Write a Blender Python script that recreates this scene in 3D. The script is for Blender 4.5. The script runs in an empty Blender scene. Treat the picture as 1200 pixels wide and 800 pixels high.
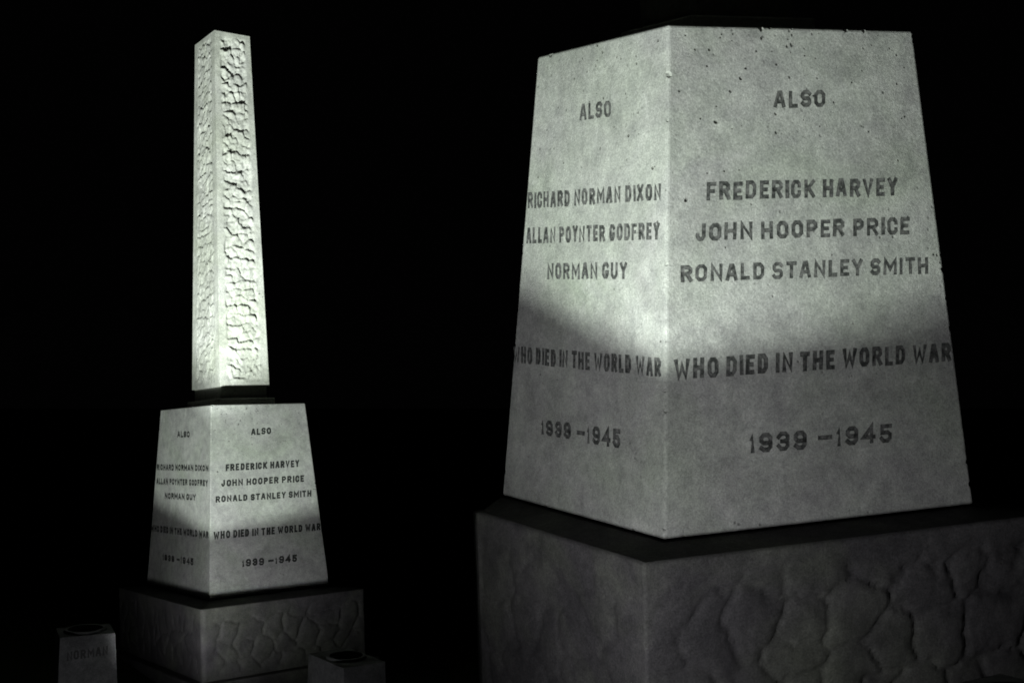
import bpy, bmesh, math, random
import numpy as np
from mathutils import Vector, Matrix

random.seed(4)
SC = bpy.context.scene
COL = SC.collection
RAD = math.radians
Z0 = 1.9                                   # height of the lens above the lower ground

# ------------------------------------------------------------------ camera
cam_d = bpy.data.cameras.new('camera')
cam = bpy.data.objects.new('camera', cam_d)
COL.objects.link(cam)
cam.location = (0, 0, Z0)
cam.rotation_euler = (RAD(90), 0, 0)
cam_d.sensor_width = 36
cam_d.lens = 45.0
cam_d.clip_start = 0.05
cam_d.clip_end = 2000
SC.camera = cam
SC.render.resolution_x = 1024
SC.render.resolution_y = 682
SC.view_settings.view_transform = 'Standard'
SC.view_settings.look = 'None'
SC.view_settings.exposure = 0.0
SC.view_settings.gamma = 1.0
SC.view_settings.use_curve_mapping = False
SC.cycles.filter_width = 1.8             # the soft focus of a phone in the dark

# ------------------------------------------------------------------ night sky
world = bpy.data.worlds.new('World')
SC.world = world
world.use_nodes = True
wn = world.node_tree.nodes
wl = world.node_tree.links
wn.clear()
bg = wn.new('ShaderNodeBackground')                 # overcast night: an even, almost black sky
bg.inputs['Color'].default_value = (0.0004, 0.00038, 0.0004, 1)
bg.inputs['Strength'].default_value = 1.0
wo = wn.new('ShaderNodeOutputWorld')
wl.new(bg.outputs[0], wo.inputs[0])

# ------------------------------------------------------------------ lamps (low floodlights in front of each monument, and added fill spots)
def spot(name, loc, axis, half, blend, power, color, radius):
    d = bpy.data.lights.new(name, 'SPOT')
    d.energy = power
    d.color = color
    d.spot_size = RAD(2 * half)
    d.spot_blend = blend
    d.shadow_soft_size = radius
    o = bpy.data.objects.new(name, d)
    COL.objects.link(o)
    o.location = loc
    o.rotation_euler = Vector(axis).to_track_quat('-Z', 'Y').to_euler()
    return o

def upward(forward, plane_n, half):
    """beam axis whose lower edge runs along the plane with normal plane_n"""
    n = Vector(plane_n).normalized()
    f = Vector(forward)
    f = (f - n * f.dot(n)).normalized()
    return f * math.cos(RAD(half)) + n * math.sin(RAD(half))

COOL = (0.915, 1.0, 0.925)
# each flood lamp sits at the rim of an added, unseen pot housing; the rim cuts the beam off in a plane
FLOOD_L = ((-2.12, 5.35, -1.66 + Z0), (-0.038, -0.127, 0.991))
FLOOD_R = ((-0.55, 1.74, -0.69 + Z0), (-0.042, -0.405, 0.913))
def above(n, f, up):
    n = Vector(n).normalized(); f = Vector(f); f = (f - n * f.dot(n)).normalized()
    return f * math.cos(RAD(up)) + n * math.sin(RAD(up))
spot('flood_lamp', FLOOD_L[0], above(FLOOD_L[1], (0.03, 1, 0), 40), 66, 0.05, 560, COOL, 0.003)
spot('shaft_lamp', (-2.06, 5.36, -1.64 + Z0), (0.0, 0.71, 0.705), 27, 0.38, 1750, COOL, 0.007)
spot('flood_lamp', FLOOD_R[0], above(FLOOD_R[1], (0.50, 0.86, 0), 40), 66, 0.05, 268, COOL, 0.0055)
spot('fill_lamp', (-1.90, 7.0, -1.98 + Z0), (-0.02, 0.84, 0.48), 46, 1.0, 50, (0.97, 0.98, 1.0), 0.05)  # added fill, stands in for flood spill on the far die and plinth
spot('fill_lamp', (-1.75, 5.3, -2.15 + Z0), (0.06, 0.97, 0.2), 52, 1.0, 14, (0.97, 0.98, 1.0), 0.05)  # weak fill added to brighten the two far vases
spot('fill_lamp', (-0.24, 1.72, -0.82 + Z0), (0.46, 0.80, 0.50), 50, 1.0, 53, (0.97, 0.98, 1.0), 0.05)  # added fill below the beam edge of the near obelisk

# ------------------------------------------------------------------ small helpers
def link_mesh(name, verts, faces, mat, parent=None, origin=(0, 0, 0)):
    """one mesh object; verts are given in world coordinates"""
    m = bpy.data.meshes.new(name)
    ov = np.array(origin, float)
    m.from_pydata([tuple(np.array(v, float) - ov) for v in verts], [], faces)
    m.materials.append(mat)
    o = bpy.data.objects.new(name, m)
    COL.objects.link(o)
    if parent is not None:
        o.parent = parent
    else:
        o.location = origin
    return o

def fix_normals(o):
    bm = bmesh.new(); bm.from_mesh(o.data)
    bmesh.ops.recalc_face_normals(bm, faces=bm.faces)
    bm.to_mesh(o.data); bm.free()

def bevel(o, w, seg=2):
    bm = bmesh.new(); bm.from_mesh(o.data)
    bmesh.ops.recalc_face_normals(bm, faces=bm.faces)
    bmesh.ops.bevel(bm, geom=list(bm.edges), offset=w, segments=seg, profile=0.5, affect='EDGES')
    bm.to_mesh(o.data); bm.free()

# ------------------------------------------------------------------ materials
def stone(name, base, dark, algae=(0.30, 0.36, 0.24), algae_amt=0.25, scale=1.0, speck=0.35, bump=0.25, stain=0.5):
    m = bpy.data.materials.new(name); m.use_nodes = True
    nt = m.node_tree; N = nt.nodes; L = nt.links
    b = N['Principled BSDF']; b.inputs['Roughness'].default_value = 0.85
    b.inputs['Specular IOR Level'].default_value = 0.25
    tc = N.new('ShaderNodeTexCoord')
    def noise(sc, det=5, rough=0.6, dist=0.0):
        n = N.new('ShaderNodeTexNoise'); n.inputs['Scale'].default_value = sc * scale
        n.inputs['Detail'].default_value = det; n.inputs['Roughness'].default_value = rough
        n.inputs['Distortion'].default_value = dist
        L.new(tc.outputs['Object'], n.inputs['Vector']); return n
    def ramp(src, a, bb, ca=(0, 0, 0, 1), cb=(1, 1, 1, 1)):
        r = N.new('ShaderNodeValToRGB'); r.color_ramp.elements[0].position = a; r.color_ramp.elements[1].position = bb
        r.color_ramp.elements[0].color = ca; r.color_ramp.elements[1].color = cb
        L.new(src, r.inputs[0]); return r
    def mix(fac, a, c, mode='MIX'):
        x = N.new('ShaderNodeMix'); x.data_type = 'RGBA'; x.blend_type = mode
        if isinstance(fac, float): x.inputs[0].default_value = fac
        else: L.new(fac, x.inputs[0])
        for sock, v in ((x.inputs[6], a), (x.inputs[7], c)):
            if isinstance(v, tuple): sock.default_value = (*v[:3], 1)
            else: L.new(v, sock)
        return x.outputs[2]
    def mul(a, k):
        x = N.new('ShaderNodeMath'); x.operation = 'MULTIPLY'; L.new(a, x.inputs[0]); x.inputs[1].default_value = k
        return x.outputs[0]
    big = ramp(noise(4.2, 6, 0.66, 0.5).outputs[0], 0.40, 0.60)
    c = mix(big.outputs[0], dark, base)
    al = ramp(noise(2.1, 4, 0.6, 0.6).outputs[0], 0.45, 0.72)
    c = mix(mul(al.outputs[0], algae_amt), c, algae)
    mid = ramp(noise(21, 5, 0.7).outputs[0], 0.3, 0.75, (0.70, 0.70, 0.71, 1), (1.15, 1.15, 1.13, 1))
    c = mix(1.0, c, mid.outputs[0], 'MULTIPLY')
    # lighter scuffs and drips
    sc = ramp(noise(9, 7, 0.75, 1.2).outputs[0], 0.57, 0.68)
    c = mix(mul(sc.outputs[0], 0.4), c, tuple(min(1, x * 1.25) for x in base))
    # grain
    gr = ramp(noise(230, 2, 0.6).outputs[0], 0.28, 0.72, (1 - speck,) * 3 + (1,), (1 + speck,) * 3 + (1,))
    c = mix(1.0, c, gr.outputs[0], 'MULTIPLY')
    gr2 = ramp(noise(95, 3, 0.7).outputs[0], 0.3, 0.7, (1 - speck * .5,) * 3 + (1,), (1 + speck * .5,) * 3 + (1,))
    c = mix(1.0, c, gr2.outputs[0], 'MULTIPLY')
    # little dirty pinholes, clustered
    vo = N.new('ShaderNodeTexVoronoi'); vo.inputs['Scale'].default_value = 42 * scale
    L.new(tc.outputs['Object'], vo.inputs['Vector'])
    ph = ramp(vo.outputs['Distance'], 0.10, 0.20, (1, 1, 1, 1), (0, 0, 0, 1))
    cl = ramp(noise(5.5, 3, 0.6).outputs[0], 0.52, 0.66)
    pm = N.new('ShaderNodeMath'); pm.operation = 'MULTIPLY'; L.new(ph.outputs[0], pm.inputs[0]); L.new(cl.outputs[0], pm.inputs[1])
    c = mix(mul(pm.outputs[0], stain), c, (0.05, 0.05, 0.045))
    L.new(c, b.inputs['Base Color'])
    # relief
    hs = N.new('ShaderNodeMath'); hs.operation = 'SUBTRACT'
    L.new(noise(120, 6, 0.75).outputs[0], hs.inputs[0]); L.new(pm.outputs[0], hs.inputs[1])
    bp = N.new('ShaderNodeBump'); bp.inputs['Strength'].default_value = bump; bp.inputs['Distance'].default_value = 0.006
    L.new(hs.outputs[0], bp.inputs['Height']); L.new(bp.outputs[0], b.inputs['Normal'])
    return m

M_DIE = stone('smooth_stone', (0.49, 0.50, 0.475), (0.40, 0.40, 0.39), algae=(0.29, 0.35, 0.25), algae_amt=.5, speck=0.24, bump=.4)
M_SHAFT = stone('shaft_stone', (0.55, 0.55, 0.525), (0.43, 0.435, 0.40), algae=(0.36, 0.42, 0.26), algae_amt=0.3, speck=0.28, stain=0.9, scale=.72)
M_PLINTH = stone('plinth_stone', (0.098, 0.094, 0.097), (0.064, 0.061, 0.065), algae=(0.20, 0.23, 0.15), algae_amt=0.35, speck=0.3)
M_VASE = stone('vase_stone', (0.22, 0.22, 0.225), (0.13, 0.13, 0.135), algae_amt=0.15, speck=0.3)

def letter_paint(c0, c1):
    m = bpy.data.materials.new('letter_paint'); m.use_nodes = True
    nt = m.node_tree; N = nt.nodes; L = nt.links; b = N['Principled BSDF']
    b.inputs['Roughness'].default_value = 0.75; b.inputs['Specular IOR Level'].default_value = 0.2
    tc = N.new('ShaderNodeTexCoord')
    n = N.new('ShaderNodeTexNoise'); n.inputs['Scale'].default_value = 70; n.inputs['Detail'].default_value = 5; n.inputs['Roughness'].default_value = 0.75
    L.new(tc.outputs['Object'], n.inputs['Vector'])
    r = N.new('ShaderNodeValToRGB')
    e = r.color_ramp.elements
    e[0].position = 0.42; e[0].color = (*c0, 1)
    e[1].position = 0.77; e[1].color = (*c1, 1)
    L.new(n.outputs[0], r.inputs[0]); L.new(r.outputs[0], b.inputs['Base Color'])
    return m
M_LETTER = letter_paint((0.042, 0.045, 0.043), (0.27, 0.27, 0.26))
M_LETTER_DARK = letter_paint((0.016, 0.018, 0.017), (0.075, 0.076, 0.073))
M_PIT = stone('pit_dirt', (0.21, 0.21, 0.20), (0.12, 0.12, 0.115))

def plain(name, col, rough=0.9):
    m = bpy.data.materials.new(name); m.use_nodes = True
    nt = m.node_tree; N = nt.nodes; L = nt.links; b = N['Principled BSDF']
    b.inputs['Roughness'].default_value = rough; b.inputs['Specular IOR Level'].default_value = 0.1
    n = N.new('ShaderNodeTexNoise'); n.inputs['Scale'].default_value = 7; n.inputs['Detail'].default_value = 8
    r = N.new('ShaderNodeValToRGB')
    r.color_ramp.elements[0].color = (*[x * 0.6 for x in col], 1); r.color_ramp.elements[1].color = (*[x * 1.4 for x in col], 1)
    L.new(n.outputs[0], r.inputs[0]); L.new(r.outputs[0], b.inputs['Base Color'])
    return m
M_WORN = plain('worn_letter_paint', (0.085, 0.085, 0.085))
M_GRASS = plain('night_grass', (0.022, 0.028, 0.014))
M_HOLE = plain('wet_metal', (0.012, 0.012, 0.012), 0.5)

# ------------------------------------------------------------------ the ground: grass falling away, a mound under the near monument
def ground_z(x, y):
    return Z0 - 2.30 + 1.0 * math.exp(-((x - 0.85) ** 2 + (y - 3.55) ** 2) / (2 * 0.72 ** 2)) - 0.045 * max(0.0, y - 10.5)
def graded(a, b, n, mid, k):
    t = np.linspace(-1, 1, n); s = np.sign(t) * np.abs(t) ** k
    return [mid + (s_ * (b - mid) if s_ > 0 else -s_ * (a - mid)) for s_ in s]
gx = graded(-150, 150, 90, 0, 2.6); gy = graded(-60, 260, 110, 5, 2.6)
gv = [(x, y, ground_z(x, y)) for y in gy for x in gx]
gf = [(j * 90 + i, j * 90 + i + 1, (j + 1) * 90 + i + 1, (j + 1) * 90 + i) for j in range(109) for i in range(89)]
go = link_mesh('ground', gv, gf, M_GRASS)
go['kind'] = 'structure'

# ------------------------------------------------------------------ lettering: a chamfered block alphabet of strokes
O_ = [(.28, 0), (.72, 0), (1, .2), (1, .8), (.72, 1), (.28, 1), (0, .8), (0, .2), (.28, 0)]
GLY = {
 'A': (.66, [[(0, 0), (.38, 1), (.62, 1), (1, 0)], [(.17, .3), (.83, .3)]]),
 'C': (.60, [[(1, .26), (1, .16), (.74, 0), (.26, 0), (0, .2), (0, .8), (.26, 1), (.74, 1), (1, .84), (1, .74)]]),
 'D': (.62, [[(0, 0), (0, 1), (.66, 1), (1, .78), (1, .22), (.66, 0), (0, 0)]]),
 'E': (.54, [[(1, 0), (0, 0), (0, 1), (1, 1)], [(0, .5), (.8, .5)]]),
 'F': (.54, [[(0, 0), (0, 1), (1, 1)], [(0, .5), (.8, .5)]]),
 'G': (.62, [[(1, .86), (.8, 1), (.26, 1), (0, .8), (0, .2), (.26, 0), (.74, 0), (1, .2), (1, .36), (.72, .36)]]),
 'H': (.64, [[(0, 0), (0, 1)], [(1, 0), (1, 1)], [(0, .5), (1, .5)]]),
 'I': (.18, [[(.5, 0), (.5, 1)]]),
 'J': (.52, [[(1, 1), (1, .2), (.72, 0), (.26, 0), (0, .2), (0, .3)]]),
 'K': (.64, [[(0, 0), (0, 1)], [(1, 1), (.1, .42)], [(.36, .56), (1, 0)]]),
 'L': (.52, [[(0, 1), (0, 0), (1, 0)]]),
 'M': (.82, [[(0, 0), (0, 1), (.5, .3), (1, 1), (1, 0)]]),
 'N': (.66, [[(0, 0), (0, 1), (1, 0), (1, 1)]]),
 'O': (.64, [O_]),
 'P': (.60, [[(0, 0), (0, 1), (.72, 1), (1, .84), (1, .62), (.72, .46), (0, .46)]]),
 'R': (.64, [[(0, 0), (0, 1), (.72, 1), (1, .84), (1, .64), (.72, .48), (0, .48)], [(.55, .46), (1, 0)]]),
 'S': (.60, [[(0, .12), (.2, 0), (.74, 0), (1, .16), (1, .36), (.82, .5), (.18, .5), (0, .64), (0, .84), (.26, 1), (.8, 1), (1, .88)]]),
 'T': (.60, [[(0, 1), (1, 1)], [(.5, 0), (.5, 1)]]),
 'U': (.62, [[(0, 1), (0, .2), (.28, 0), (.72, 0), (1, .2), (1, 1)]]),
 'V': (.64, [[(0, 1), (.5, 0), (1, 1)]]),
 'W': (.90, [[(0, 1), (.2, 0), (.5, .72), (.8, 0), (1, 1)]]),
 'X': (.64, [[(0, 0), (1, 1)], [(0, 1), (1, 0)]]),
 'Y': (.62, [[(0, 1), (.5, .46), (1, 1)], [(.5, .46), (.5, 0)]]),
 '1': (.24, [[(.6, 0), (.6, 1), (.1, .8)]]),
 '3': (.54, [[(0, .8), (.26, 1), (.74, 1), (1, .82), (1, .62), (.74, .5), (.36, .5)], [(.74, .5), (1, .38), (1, .18), (.74, 0), (.26, 0), (0, .2)]]),
 '4': (.60, [[(.78, 0), (.78, 1), (0, .3), (1, .3)]]),
 '5': (.54, [[(1, 1), (.06, 1), (.06, .56), (.72, .58), (1, .42), (1, .18), (.74, 0), (.26, 0), (0, .18)]]),
 '9': (.56, [[(.02, .14), (.28, 0), (.74, 0), (1, .2), (1, .8), (.74, 1), (.26, 1), (0, .82), (0, .62), (.26, .46), (1, .46)]]),
 '-': (.62, [[(0, .5), (1, .5)]]),
}
WGT = 0.225

def ribbon(pts, w):
    """thick polyline -> left and right offset points, square caps, mitred joints"""
    p = [np.array(q, float) for q in pts]
    closed = np.allclose(p[0], p[-1])
    n = len(p)
    d = [(p[i + 1] - p[i]) / np.linalg.norm(p[i + 1] - p[i]) for i in range(n - 1)]
    if not closed:
        p[0] = p[0] - d[0] * w * 0.5; p[-1] = p[-1] + d[-1] * w * 0.5
    Lf, Rg = [], []
    for i in range(n):
        if closed and i in (0, n - 1): a, b = d[-1], d[0]
        else: a, b = d[max(i - 1, 0)], d[min(i, n - 2)]
        na = np.array([-a[1], a[0]]); nb = np.array([-b[1], b[0]])
        m = na + nb; k = np.dot(m, m)
        m = m / max(k, 0.55) * 2
        m = m * (w / 2)
        Lf.append(p[i] + m); Rg.append(p[i] - m)
    return Lf, Rg, closed

def line_strokes(text, ratio, rng, wgt):
    """strokes of a text line in unit line space: x in 0..1 over the line, y in 0..1 over the cap height.
    ratio = line length / cap height"""
    gap = 0.17
    adv, x = [], 0.0
    for ch in text:
        if ch == ' ':
            x += 0.30; adv.append(None); continue
        w = GLY[ch][0]; adv.append((x, w)); x += w + gap
    tot = x - gap
    k = ratio / tot                        # horizontal stretch of the letters
    out = []
    word = 0
    for ch, a in zip(text, adv):
        if a is None:
            word += 1; continue
        x0, w = a[0] * k, a[1] * k
        t = wgt * (0.92 + 0.16 * rng.random())
        th = min(t, t * (0.62 + 0.38 * k))
        jx, jy, sh = rng.uniform(-.02, .02), rng.uniform(-.025, .025), rng.uniform(-.03, .03)
        for pl in GLY[ch][1]:
            q = []
            for (u, v) in pl:
                X = x0 + th / 2 + u * max(w - th, 0.01); Y = th / 2 + v * (1 - th)
                q.append((X + jx + sh * (Y - .5), Y + jy))
            q = [q[0]] + [b for a_, b in zip(q, q[1:]) if math.dist(a_, b) > 1e-5]
            Lf, Rg, cl = ribbon(q, th)
            out.append(([(p[0] / ratio, p[1]) for p in Lf], [(p[0] / ratio, p[1]) for p in Rg], cl, word))
    return out

# text lines: (text, bottom-left, bottom-right, cap height left, cap height right) in the drawing grid of a die face;
# FACE_* are the corners of the two faces in that grid
RIGHT_LINES = [
 ('ALSO', (905.7, 128.2), (966.4, 127.6), 19.7, 19.9),
 ('FREDERICK HARVEY', (827.8, 234.9), (1050.9, 231.0), 21.4, 21.0),
 ('JOHN HOOPER PRICE', (814.7, 282.1), (1066.0, 276.4), 20.6, 20.5),
 ('RONALD STANLEY SMITH', (797.2, 330.4), (1088.0, 322.2), 20.0, 19.6),
 ('WHO DIED IN THE WORLD WAR', (790.5, 444.0), (1115.4, 424.5), 24.2, 21.6),
 ('1939 -1945', (879.0, 531.0), (1046.0, 518.4), 23.0, 22.0)]
LEFT_LINES = [
 ('ALSO', (678.5, 139.6), (715.5, 136.4), 19.4, 19.2),
 ('RICHARD NORMAN DIXON', (617.6, 242.8), (774.0, 236.5), 19.0, 19.6),
 ('ALLAN POYNTER GODFREY', (616.4, 284.5), (772.8, 282.7), 18.9, 20.0),
 ('NORMAN GUY', (641.4, 326.9), (734.7, 328.2), 19.0, 19.8),
 ('WHO DIED IN THE WORLD WAR', (602.0, 424.3), (774.7, 443.2), 19.4, 22.2),
 ('1939 -1945', (635.5, 508.7), (728.2, 526.6), 17.6, 22.6)]
RIGHT_PITS = [(837.9, 144, 3.2), (867, 94, 3), (872.8, 82, 2.4), (908.7, 156.6, 2.6), (924, 93, 2.6), (926, 55, 3), (921, 57, 2.2),
 (908.7, 78, 2.2), (855, 108, 2.4), (803, 235, 3.2), (908, 135, 2.4), (891, 47, 2.4), (830, 60, 2), (885, 62, 1.8), (820, 140, 1.8),
 (1098, 300.5, 2.2), (1094, 300.2, 2.2), (1102, 301, 2.0), (960, 150, 1.6), (866, 200, 1.6), (942, 68, 1.6), (795, 108, 2.0), (1010, 60, 1.5),
 (975, 300, 1.3), (850, 290, 1.4), (1000, 380, 1.4), (880, 240, 1.6)]
LEFT_PITS = [(705, 60, 2.6), (736, 160, 2.8), (764, 199, 2.8), (719, 149, 1.8), (699, 52, 2.2), (672, 90, 1.8), (630, 205, 2.2), (770, 49, 2.0),
 (703, 174, 2.0), (660, 190, 1.6), (745, 75, 1.7), (690, 118, 1.5), (774, 402, 1.8), (770, 263, 2.2), (640, 150, 1.5), (720, 340, 1.4)]
_pr = random.Random(21)                      # finer pitting, thickest towards the top of the block
RIGHT_PITS += [(_pr.uniform(795, 1060), 42 + 190 * _pr.random() ** 2.2, _pr.uniform(1.0, 2.0)) for _ in range(46)]
LEFT_PITS += [(_pr.uniform(640, 772), 66 + 160 * _pr.random() ** 2.0, _pr.uniform(1.0, 1.9)) for _ in range(26)]
FACE_R = [(779, 632), (1143, 592), (1068, 40), (782, 30)]
FACE_L = [(779, 632), (590, 580), (628, 62), (782, 30)]

def homography(src, dst):
    A = []
    for (x, y), (u, v) in zip(src, dst):
        A.append([x, y, 1, 0, 0, 0, -u * x, -u * y, -u]); A.append([0, 0, 0, x, y, 1, -v * x, -v * y, -v])
    return np.linalg.svd(np.array(A, float))[2][-1].reshape(3, 3)

class Face:
    """a trapezium face of the die with its own grid"""
    def __init__(s, Q, grid):
        s.Q = [np.array(q) for q in Q]
        s.eu = s.Q[1] - s.Q[0]; s.eu /= np.linalg.norm(s.eu)
        n = np.cross(s.eu, s.Q[3] - s.Q[0]); s.n = n / np.linalg.norm(n)
        s.ev = np.cross(s.n, s.eu)
        s.H = homography(grid, [((q - s.Q[0]) @ s.eu, (q - s.Q[0]) @ s.ev) for q in s.Q])
    def uv(s, x, y):
        w = s.H @ np.array([x, y, 1.0]); return w[:2] / w[2]
    def pt(s, uv, off=0.0):
        return s.Q[0] + s.eu * uv[0] + s.ev * uv[1] + s.out * off

def text_geometry(face, line, rng, depth_in, depth_out, sheet, wgt=WGT):
    text, bl, br, hl, hr = line
    B0, B1 = face.uv(*bl), face.uv(*br)
    T0, T1 = face.uv(bl[0], bl[1] - hl), face.uv(br[0], br[1] - hr)
    ratio = np.linalg.norm(B1 - B0) / (0.5 * (np.linalg.norm(T0 - B0) + np.linalg.norm(T1 - B1)))
    words = {}
    def mp(p):
        x, y = p
        return (B0 * (1 - x) + B1 * x) * (1 - y) + (T0 * (1 - x) + T1 * x) * y
    for si, (Lf, Rg, cl, wd) in enumerate(line_strokes(text, ratio, rng, wgt)):
        V, Fc = words.setdefault(wd, ([], []))
        n = len(Lf)
        if cl: Lf, Rg = Lf[:-1], Rg[:-1]; n -= 1
        segs = n if cl else n - 1
        if sheet:
            lift = -depth_in + 0.00006 * (si % 7)
            i0 = len(V)
            for a, b in zip(Lf, Rg): V += [face.pt(mp(a), lift), face.pt(mp(b), lift)]
            for k in range(segs):
                a, b = i0 + 2 * k, i0 + 2 * ((k + 1) % n)
                Fc.append((a, a + 1, b + 1, b))
        else:
            i0 = len(V)
            for a, b in zip(Lf, Rg):
                V += [face.pt(mp(a), -depth_in), face.pt(mp(b), -depth_in), face.pt(mp(b), depth_out), face.pt(mp(a), depth_out)]
            for k in range(segs):
                a, b = i0 + 4 * k, i0 + 4 * ((k + 1) % n)
                for q in range(4):
                    r = (q + 1) % 4
                    Fc.append((a + q, a + r, b + r, b + q))
            if not cl:
                Fc.append((i0, i0 + 3, i0 + 2, i0 + 1)); e = i0 + 4 * (n - 1); Fc.append((e, e + 1, e + 2, e + 3))
    return list(words.values())

# ------------------------------------------------------------------ carved relief panels
def vnoise(P, seed, octaves=4):
    """value noise on 2-D points"""
    r = np.random.RandomState(seed); T = r.rand(64, 64); out = np.zeros(len(P)); amp = 1.0; tot = 0
    for o in range(octaves):
        q = P * 2 ** o + o * 7.3; i = np.floor(q).astype(int); f = q - i; f = f * f * (3 - 2 * f)
        a = T[i[:, 0] % 64, i[:, 1] % 64]; b = T[(i[:, 0] + 1) % 64, i[:, 1] % 64]
        c = T[i[:, 0] % 64, (i[:, 1] + 1) % 64]; d = T[(i[:, 0] + 1) % 64, (i[:, 1] + 1) % 64]
        out += amp * ((a * (1 - f[:, 0]) + b * f[:, 0]) * (1 - f[:, 1]) + (c * (1 - f[:, 0]) + d * f[:, 0]) * f[:, 1]); tot += amp; amp *= .55
    return out / tot

def cells(P, cw, ch, seed, jit=0.42):
    """distance to the nearest cell border, with the cell id and offset from its centre"""
    r = np.random.RandomState(seed); J = (r.rand(64, 64, 2) - .5) * 2 * jit; ids = r.rand(64, 64, 3)
    q = P / np.array([cw, ch]); i = np.floor(q).astype(int)
    d1 = np.full(len(P), 9.0); d2 = np.full(len(P), 9.0); cid = np.zeros((len(P), 3)); cen = np.zeros((len(P), 2))
    for dx in (-2, -1, 0, 1, 2):
        for dy in (-2, -1, 0, 1, 2):
            a, b = i[:, 0] + dx, i[:, 1] + dy
            c = np.stack([a + .5, b + .5], 1) + J[a % 64, b % 64]
            c[:, 0] += .5 * (b % 2)
            d = np.linalg.norm(q - c, axis=1)
            m = d < d1
            d2 = np.where(m, d1, np.minimum(d2, d)); d1 = np.where(m, d, d1)
            cid[m] = ids[a % 64, b % 64][m]; cen[m] = (q - c)[m]
    return d2 - d1, cid, cen

def sstep(a, b, x):
    t = np.clip((x - a) / (b - a), 0, 1); return t * t * (3 - 2 * t)

def relief_face(Q, step, margin, hfun):
    """grid over quad Q (bl, br, tr, tl), displaced outward by hfun(u_m, v_m, W, H) inside the margin"""
    Q = [np.array(q) for q in Q]
    W = (np.linalg.norm(Q[1] - Q[0]) + np.linalg.norm(Q[2] - Q[3])) / 2; H = np.linalg.norm(Q[3] - Q[0])
    nx, ny = max(4, int(W / step)), max(4, int(H / step))
    s, t = np.meshgrid(np.linspace(0, 1, nx + 1), np.linspace(0, 1, ny + 1)); s = s.ravel(); t = t.ravel()
    P = (Q[0][None] * ((1 - s) * (1 - t))[:, None] + Q[1][None] * (s * (1 - t))[:, None]
         + Q[2][None] * (s * t)[:, None] + Q[3][None] * ((1 - s) * t)[:, None])
    n = np.cross(Q[1] - Q[0], Q[3] - Q[0]); n /= np.linalg.norm(n)
    P = P + n[None] * hfun(s, t, W, H)[:, None]
    F = [(j * (nx + 1) + i, j * (nx + 1) + i + 1, (j + 1) * (nx + 1) + i + 1, (j + 1) * (nx + 1) + i) for j in range(ny) for i in range(nx)]
    return P, F

def shaft_relief(seed, amp):
    def f(s, t, W, H):
        u, v = s * W, t * H
        edge = np.minimum(np.minimum(s, 1 - s) * W, np.minimum(t, 1 - t) * H)
        mask = sstep(.14, .21, np.minimum(s, 1 - s) + .03 * (vnoise(np.stack([u, v], 1) * 22, seed + 9) - .5)) * sstep(.025, .06, np.minimum(t, 1 - t) * H)
        P = np.stack([u, v], 1)
        wob = np.stack([vnoise(P * 14, seed + 1), vnoise(P * 14, seed + 2)], 1) - .5
        d, cid, cen = cells(P + wob * .07, .082, .064, seed)
        lump = sstep(0.0, .16, d)
        part_ = sstep(.35, .6, vnoise(P * 9, seed + 11))
        h = -.45 + (.12 + .35 * part_) * lump + (.5 + 1.0 * cid[:, 0]) * cen[:, 1] * (.3 + .7 * lump) + (cid[:, 1] - .5) * .9 * cen[:, 0]
        h = h + (vnoise(P * 44, seed + 3) - .5) * .8 + (cid[:, 2] - .5) * .6
        h = np.clip(h, -1.5, .8)
        return mask * h * amp + (vnoise(P * 60, seed + 4, 3) - .5) * .0016
    return f

def plinth_relief(seed, amp, near_right):
    def f(s, t, W, H):
        u, v = s * W, t * H
        P = np.stack([u, v], 1)
        wob = np.stack([vnoise(P * 9, seed + 1), vnoise(P * 9, seed + 2)], 1) - .5
        su = 1 - s if near_right else s
        mask = sstep(.05, .13, su * W + .05 * (vnoise(P * 12, seed + 5) - .5)) * sstep(.015, .04, (1 - su) * W) * sstep(.02, .06, v) * sstep(.035, .10, (H - v) + .08 * (vnoise(P * 10, seed + 6) - .5))
        d, cid, cen = cells(P + wob * .09, .15, .125, seed, .48)
        groove = 1 - sstep(-.02, .13, d)
        dome = sstep(.0, .55, d)
        flute = np.maximum(0, np.sin(u * 50 + 9 * wob[:, 0])) ** 4 * sstep(.20, .05, H - v) * sstep(.45, .65, su)
        h = -1.0 * groove + .55 * dome - .4 + .25 * (vnoise(P * 5, seed + 7) - .5) + (vnoise(P * 40, seed + 3) - .5) * .3 + (cid[:, 2] - .5) * .25 - flute * .5
        return mask * h * amp + (vnoise(P * 50, seed + 4, 3) - .5) * .0016
    return f

# ------------------------------------------------------------------ the obelisk
def rot(v):
    return np.array(Matrix.Rotation(np.linalg.norm(v), 3, Vector(v)) if np.linalg.norm(v) > 1e-9 else Matrix.Identity(3))

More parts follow.
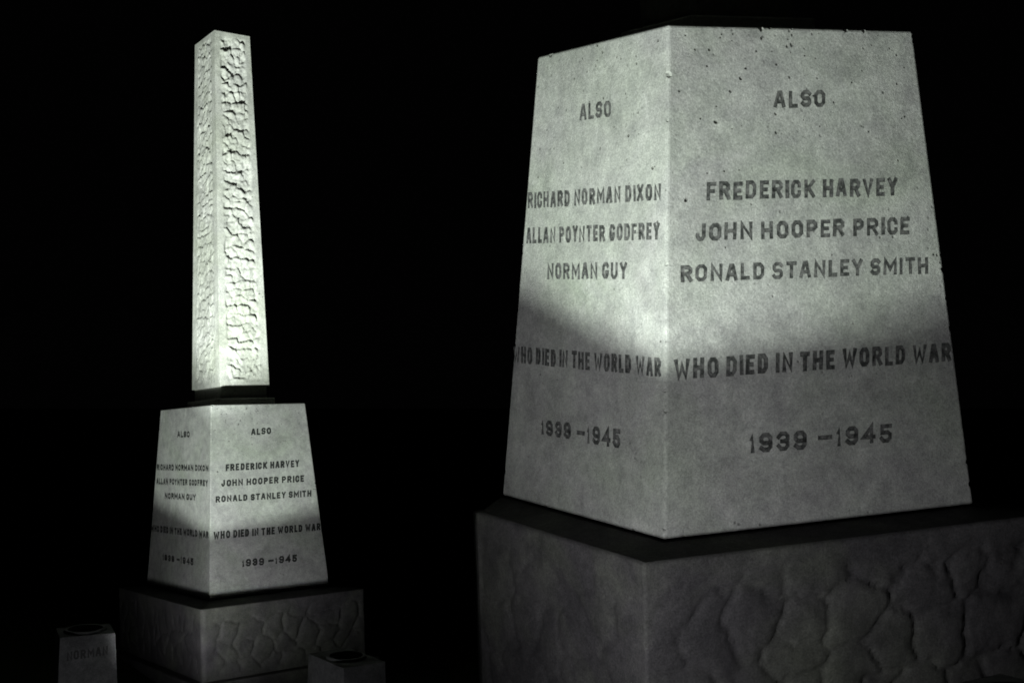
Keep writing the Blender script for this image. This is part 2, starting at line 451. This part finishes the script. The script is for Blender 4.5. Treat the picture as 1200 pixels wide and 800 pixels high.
def obelisk(label, q, size, pl, sh, pdepth, step_h, seed, fine, wgt, arris, paint):
    a, b, h, st = size
    R = rot((RAD(q[4]), RAD(q[5]), 0)) @ rot((0, 0, RAD(q[3])))
    O = np.array(q[:3]) + np.array([0, 0, Z0])
    e1 = np.array([1.0, 0, 0]); e2 = np.array([math.cos(RAD(q[6])), math.sin(RAD(q[6])), 0]); k = np.array([0, 0, 1.0])
    W = lambda p: O + R @ np.asarray(p, float)
    c = (a * e1 + b * e2) / 2
    base = [0 * e1, a * e1, a * e1 + b * e2, b * e2]            # near, right, back, left
    n1, n2, pz, f1, f2 = pl
    pt_ = [-n1 * e1 - n2 * e2, (a + f1) * e1 - n2 * e2, (a + f1) * e1 + (b + f2) * e2, -n1 * e1 + (b + f2) * e2]
    foot = W(c - k * (pz + pdepth + step_h))
    root = bpy.data.objects.new('memorial_obelisk', None); COL.objects.link(root)
    root.location = foot; root.empty_display_size = .3
    root['label'] = label; root['category'] = 'memorial'; root['group'] = 'stone memorial obelisks'
    box_f = [(0, 3, 2, 1), (4, 5, 6, 7), (0, 1, 5, 4), (1, 2, 6, 5), (2, 3, 7, 6), (3, 0, 4, 7)]
    # low footing course under the plinth
    grow = [(-1, -1), (1, -1), (1, 1), (-1, 1)]
    fo = .07
    st0 = [p + fo * (g[0] * e1 + g[1] * e2) - k * (pz + pdepth + step_h) for p, g in zip(pt_, grow)]
    o = link_mesh('footing', [W(p) for p in st0] + [W(p + k * step_h) for p in st0], box_f, M_PLINTH, root, foot)
    bevel(o, .01)
    # plinth: core block, weathered (sloping) top, carved faces
    ins = .012
    core = [p - ins * (g[0] * e1 + g[1] * e2) for p, g in zip(pt_, grow)]
    V = [W(p - k * (pz + pdepth)) for p in core] + [W(p - k * (pz + .004)) for p in core] + [W(p - k * .004) for p in base]
    Fq = box_f[:1] + box_f[2:] + [(8, 9, 10, 11)] + [(4 + i, 4 + (i + 1) % 4, 8 + (i + 1) % 4, 8 + i) for i in range(4)]
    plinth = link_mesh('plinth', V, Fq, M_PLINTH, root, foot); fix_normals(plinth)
    # a thin lip all round joins the carved faces to the sloping top
    for i, (name, nr) in enumerate((('carved_panel', False), ('carved_panel', False), ('carved_panel', False), ('carved_panel', True))):
        p0, p1 = pt_[i], pt_[(i + 1) % 4]
        Q = [W(p0 - k * (pz + pdepth)), W(p1 - k * (pz + pdepth)), W(p1 - k * pz), W(p0 - k * pz)]
        am = (.0095, .011, .011, .005)[i]
        P, Fc = relief_face(Q, fine * 1.3 if i in (0, 3) else .03, .05, plinth_relief(seed + 20 + i, am, nr))
        nrm = np.cross(Q[1] - Q[0], Q[3] - Q[0]); nrm /= np.linalg.norm(nrm)
        nv = len(P)
        # return edges into the core so the slab has thickness
        Wd = np.linalg.norm(Q[1] - Q[0]); nx = next(j for j in range(1, nv) if abs(np.dot(P[j] - P[0], (Q[1] - Q[0]) / Wd)) < abs(np.dot(P[j - 1] - P[0], (Q[1] - Q[0]) / Wd))) - 1
        ny = nv // (nx + 1) - 1
        rim = [j for j in range(nx + 1)] + [j * (nx + 1) + nx for j in range(1, ny + 1)] + [ny * (nx + 1) + j for j in range(nx - 1, -1, -1)] + [j * (nx + 1) for j in range(ny - 1, 0, -1)]
        P2 = list(P) + [P[j] - nrm * .03 for j in rim]
        Fc = list(Fc) + [(rim[j], nv + j, nv + (j + 1) % len(rim), rim[(j + 1) % len(rim)]) for j in range(len(rim))]
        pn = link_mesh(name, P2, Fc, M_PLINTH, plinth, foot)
        for f in pn.data.polygons: f.use_smooth = True
    # die: tapered block with the inscriptions cut into it
    top = [c + st * (p - c) + k * h for p in base]
    die = link_mesh('inscribed_die', [W(p) for p in base] + [W(p) for p in top], box_f, M_DIE, root, foot)
    bevel(die, arris, 3)
    fr = Face([W(base[0]), W(base[1]), W(top[1]), W(top[0])], FACE_R); fr.out = fr.n; fr.ltr = True
    fl = Face([W(base[0]), W(base[3]), W(top[3]), W(top[0])], FACE_L); fl.out = -fl.n; fl.ltr = True
    rng = random.Random(seed)
    CV, CF, CM = [], [], []
    def add(V, Fc, mi=0):
        n = len(CV); CV.extend(V); CF.extend([tuple(n + i for i in f) for f in Fc]); CM.extend([mi] * len(Fc))
    for face, lines, pits in ((fr, RIGHT_LINES, RIGHT_PITS), (fl, LEFT_LINES, LEFT_PITS)):
        wgt_f = wgt * (1.22 if face is fl and wgt > .25 else 1.0)
        for ln in lines:
            stt = rng.getstate()
            for part in text_geometry(face, ln, rng, .0022, 0.006, False, wgt_f): add(*part, 1)
            rng.setstate(stt)
            for V, Fc in text_geometry(face, ln, rng, .0013, 0, True, wgt_f):
                link_mesh('inscription', V, Fc, paint, die, foot)
        scale_m = 1.0 / 620 * np.linalg.norm(face.Q[3] - face.Q[0])
        for (x, y, r) in pits:                                   # chipped pits in the stone
            C = face.pt(face.uv(x, y), 0.0); r = r * scale_m * 1.05
            bmp = bmesh.new(); bmesh.ops.create_icosphere(bmp, subdivisions=1, radius=r)
            add([C + np.array(v.co) * np.array([rng.uniform(.6, 1.3) for _ in range(3)]) for v in bmp.verts], [tuple(v.index for v in f.verts) for f in bmp.faces], 2)
            bmp.free()
    # chips along the arrises
    for (p, q_, n_) in ((base[0], top[0], 16), (top[0], top[1], 12), (top[0], top[3], 9), (base[1], top[1], 16), (base[3], top[3], 14), (base[0], base[1], 9), (base[0], base[3], 7)):
        for _ in range(n_):
            t = rng.random(); C = W(p * (1 - t) + q_ * t); r = rng.choice((.003, .004, .006, .009)) * rng.uniform(.7, 1.2)
            bmp = bmesh.new(); bmesh.ops.create_icosphere(bmp, subdivisions=1, radius=r)
            add([C + np.array(v.co) * np.array([rng.uniform(.6, 1.5) for _ in range(3)]) for v in bmp.verts], [tuple(v.index for v in f.verts) for f in bmp.faces])
            bmp.free()
    cut = link_mesh('cutter', CV, CF, M_DIE, None, foot)
    cut.data.materials.append(paint); cut.data.materials.append(M_PIT)
    cut.data.polygons.foreach_set('material_index', CM)
    fix_normals(cut)
    cut.location = foot; die.parent = root
    bpy.context.view_layer.update()
    md = die.modifiers.new('carve', 'BOOLEAN'); md.operation = 'DIFFERENCE'; md.object = cut; md.solver = 'EXACT'; md.use_self = True; md.material_mode = 'TRANSFER'
    dg = bpy.context.evaluated_depsgraph_get()
    new = bpy.data.meshes.new_from_object(die.evaluated_get(dg))
    die.modifiers.clear(); old = die.data; die.data = new; bpy.data.meshes.remove(old)
    print('die polys', len(new.polygons))
    bpy.data.objects.remove(cut)
    # shaft: seating course, core, four carved faces, flat top
    dx, dy, s0, s1, H = sh
    cc = c + dx * e1 + dy * e2
    ring = lambda s, z, g=0.0: [cc + (s + g) * (p - c) + k * (h + z) for p in base]
    seat_ = ring(s0, 0, .055)
    o = link_mesh('seating_course', [W(p) for p in seat_] + [W(p + k * .05) for p in seat_], box_f, M_SHAFT, root, foot); bevel(o, .006)
    foot_z = .135
    lo, hi = ring(s0 + (s1 - s0) * .04, foot_z), ring(s1, .02 + H)
    shade_neck = ring(s0, .05, -.035)  # recessed block added so the gap under the shaft falls dark
    o = link_mesh('shade_neck', [W(p) for p in shade_neck] + [W(p + k * (foot_z - .05)) for p in shade_neck], box_f, M_SHAFT, root, foot)
    lo_i, hi_i = ring(s0, foot_z + .002, -.07), ring(s1, .015 + H, -.07)
    shaft = link_mesh('shaft', [W(p) for p in lo_i] + [W(p) for p in hi_i], box_f, M_SHAFT, root, foot)
    for i in range(4):
        j = (i + 1) % 4
        Q = [W(lo[i]), W(lo[j]), W(hi[j]), W(hi[i])]
        P, Fc = relief_face(Q, fine if i in (0, 3) else .02, .05, shaft_relief(seed + 40 + 3 * i, .0165 if i < 3 else .009))
        pn = link_mesh('carved_panel', P, Fc, M_SHAFT, shaft, foot)
        for f in pn.data.polygons: f.use_smooth = True
    und = ring(s0, foot_z, -.075)
    link_mesh('underside', [W(p) for p in lo] + [W(p) for p in und], [(1, 0, 4, 5), (2, 1, 5, 6), (3, 2, 6, 7), (0, 3, 7, 4)], M_SHAFT, shaft, foot)
    cap_v = [W(p) for p in hi] + [W(p) for p in ring(s1, .02 + H + .004, -.01)]
    link_mesh('top_slab', cap_v, [(0, 1, 5, 4), (1, 2, 6, 5), (2, 3, 7, 6), (3, 0, 4, 7), (4, 5, 6, 7)], M_SHAFT, shaft, foot)
    return root

SH = (-0.004, 0.002, 0.433, 0.310, 2.67)
obelisk('whole tall pale obelisk with carved tapering shaft, standing farther back between two flower vase blocks',
        (-1.97, 8.34, -1.683, 39.107, -3.902, -2.218, 84.69), (.9, 1.286, 1.272, .8), (.121, .166, .031, .191, .30), SH, .46, .16, 3, .0065, .262, .0055, M_LETTER_DARK)
obelisk('large near obelisk base filling the view, its floodlit inscribed block seen close up',
        (.368, 3.096, -.480, 18.617, 4.477, -1.857, 104.296), (.9, .729, 1.242, .776), (.14, .124, .018, .137, -.094), (-0.004, 0.002, 0.35, 0.27, 2.67), .62, .16, 5, .0065, .235, .0075, M_LETTER)

# ------------------------------------------------------------------ flower vase blocks
def vase_block(label, near, l1, l2, yaw, hgt, taper, text=None, hole=.3):
    """tapered stone block; near = its near top corner (world), l1/l2 edge lengths to the right and to the left"""
    near = np.array(near) + np.array([0, 0, Z0])
    e1 = np.array([math.cos(RAD(yaw)), math.sin(RAD(yaw)), 0]); e2 = np.array([-e1[1], e1[0], 0]); k = np.array([0, 0, 1.0])
    c = near + (l1 * e1 + l2 * e2) / 2
    foot = c - k * hgt
    root = bpy.data.objects.new('flower_vase', None); COL.objects.link(root); root.location = foot; root.empty_display_size = .1
    root['label'] = label; root['category'] = 'grave vase'; root['group'] = 'stone flower vases at the feet of the obelisks'
    tp = [near, near + l1 * e1, near + l1 * e1 + l2 * e2, near + l2 * e2]
    # rings: foot, arris, then a round collar dropping into the flower hole
    V = [c + (p - c) * taper - k * hgt for p in tp]
    V += [p for p in tp]
    n = 32; rr = min(l1, l2) * hole
    rings = [(rr * 1.22, 0.0), (rr * 1.16, .014), (rr, .014), (rr * .92, -.16)]
    per = []
    for i in range(n):                                            # square perimeter sampled to match the ring
        ang = 2 * math.pi * i / n - math.pi * .75
        dx, dy = math.cos(ang), math.sin(ang); s = 1 / max(abs(dx), abs(dy))
        per.append((dx * s * .5 * l1, dy * s * .5 * l2))
    P0 = len(V)
    V += [c + x * e1 + y * e2 for x, y in per]
    for r, z in rings:
        for i in range(n):
            ang = 2 * math.pi * i / n - math.pi * .75
            V.append(c + r * (math.cos(ang) * e1 + math.sin(ang) * e2) + k * z)
    Fc = [(3, 2, 1, 0), (0, 1, 5, 4), (1, 2, 6, 5), (2, 3, 7, 6), (3, 0, 4, 7)]
    for ringi in range(len(rings)):
        a0 = P0 + ringi * n; b0 = a0 + n
        for i in range(n):
            j = (i + 1) % n; Fc.append((a0 + i, a0 + j, b0 + j, b0 + i))
    Fc.append(tuple(P0 + len(rings) * n + i for i in range(n)))
    bo = link_mesh('block', V, Fc, M_VASE, root, foot)
    bm = bmesh.new(); bm.from_mesh(bo.data); bmesh.ops.remove_doubles(bm, verts=bm.verts, dist=.0005); bmesh.ops.recalc_face_normals(bm, faces=bm.faces)
    bm.to_mesh(bo.data); bm.free()
    # liner pot inside the hole
    LV, LF = [], []
    for r, z in ((rr * .80, -.004), (rr * .86, -.004), (rr * .86, -.14), (rr * .80, -.13)):
        for i in range(n):
            ang = 2 * math.pi * i / n; LV.append(c + r * (math.cos(ang) * e1 + math.sin(ang) * e2) + k * z)
    for q in range(3):
        for i in range(n):
            j = (i + 1) % n; LF.append((q * n + i, q * n + j, (q + 1) * n + j, (q + 1) * n + i))
    LF.append(tuple(3 * n + i for i in range(n)))
    link_mesh('liner', LV, LF, M_HOLE, root, foot)
    if text:
        lo0, lo1 = c + (tp[0] - c) * taper - k * hgt, c + (tp[1] - c) * taper - k * hgt
        Q = [lo0, lo1, tp[1], tp[0]]
        f = Face(Q, [(0, 1), (1, 1), (1, 0), (0, 0)]); f.out = f.n; f.ltr = True
        (V, Fc), = text_geometry(f, (text, (.13, .225), (.86, .20), .085, .085), random.Random(8), -.0022, 0, True)
        link_mesh('inscription', V, Fc, M_WORN, root, foot)
    return root

def at(px, py, d):
    return ((px - 600) / 1500 * d, d, (400 - py) / 1500 * d)
vase_block('small grey stone flower vase lettered NORMAN, left of the tall obelisk', at(70, 747, 7.2), .30, .27, 24, .66, 1.16, 'NORMAN', .36)
vase_block('small grey stone flower vase without lettering, at the right foot of the tall obelisk', at(403, 783, 7.0), .26, .42, 36, .53, 1.08, None, .36)
vase_block('stone flower vase before the near obelisk, only its top corner showing at the lower edge', at(1236, 866, 2.42), .33, .36, 33, .6, 1.08, None, .36)

# ------------------------------------------------------------------ unseen floodlight pots below the frame, added so their rims cut the beams
def floodlight(label, centre, n):
    c = np.array(centre, float); n = np.array(n, float); n /= np.linalg.norm(n)
    a = np.cross(n, [1, 0, 0]); a /= np.linalg.norm(a); b2 = np.cross(n, a)
    gz = ground_z(c[0], c[1])
    foot = np.array([c[0], c[1], gz])
    root = bpy.data.objects.new('floodlight', None); COL.objects.link(root); root.location = foot; root.empty_display_size = .1
    root['label'] = label; root['category'] = 'floodlight'; root['group'] = 'added beam-cutting pots before the obelisks'
    N_ = 40; V, F = [], []
    prof = [(.05, -.13), (.11, -.13), (.146, -.06), (.146, 0), (.140, 0), (.138, -.06), (.10, -.12), (.05, -.12)]
    for r_, z in prof:
        for i in range(N_):
            t = 2 * math.pi * i / N_; V.append(c + n * z + r_ * (math.cos(t) * a + math.sin(t) * b2))
    for q in range(len(prof)):
        q2 = (q + 1) % len(prof)
        for i in range(N_):
            j = (i + 1) % N_
            if q2 == 0: continue
            F.append((q * N_ + i, q * N_ + j, q2 * N_ + j, q2 * N_ + i))
    F.append(tuple(range(N_))); F.append(tuple((len(prof) - 1) * N_ + i for i in range(N_)))
    link_mesh('cutoff_housing', V, F, M_HOLE, root, foot)
    top = c - n * .13; V, F = [], []
    for z, r_ in ((gz - .02, .03), (top[2], .03)):
        for i in range(12):
            t = 2 * math.pi * i / 12; V.append((top[0] + r_ * math.cos(t), top[1] + r_ * math.sin(t), z))
    F = [(i, (i + 1) % 12, 12 + (i + 1) % 12, 12 + i) for i in range(12)]
    link_mesh('post', V, F, M_HOLE, root, foot)
floodlight('added, unseen floodlight pot cutting the beam before the tall obelisk', *FLOOD_L)
floodlight('added, unseen floodlight pot cutting the beam before the near obelisk', *FLOOD_R)
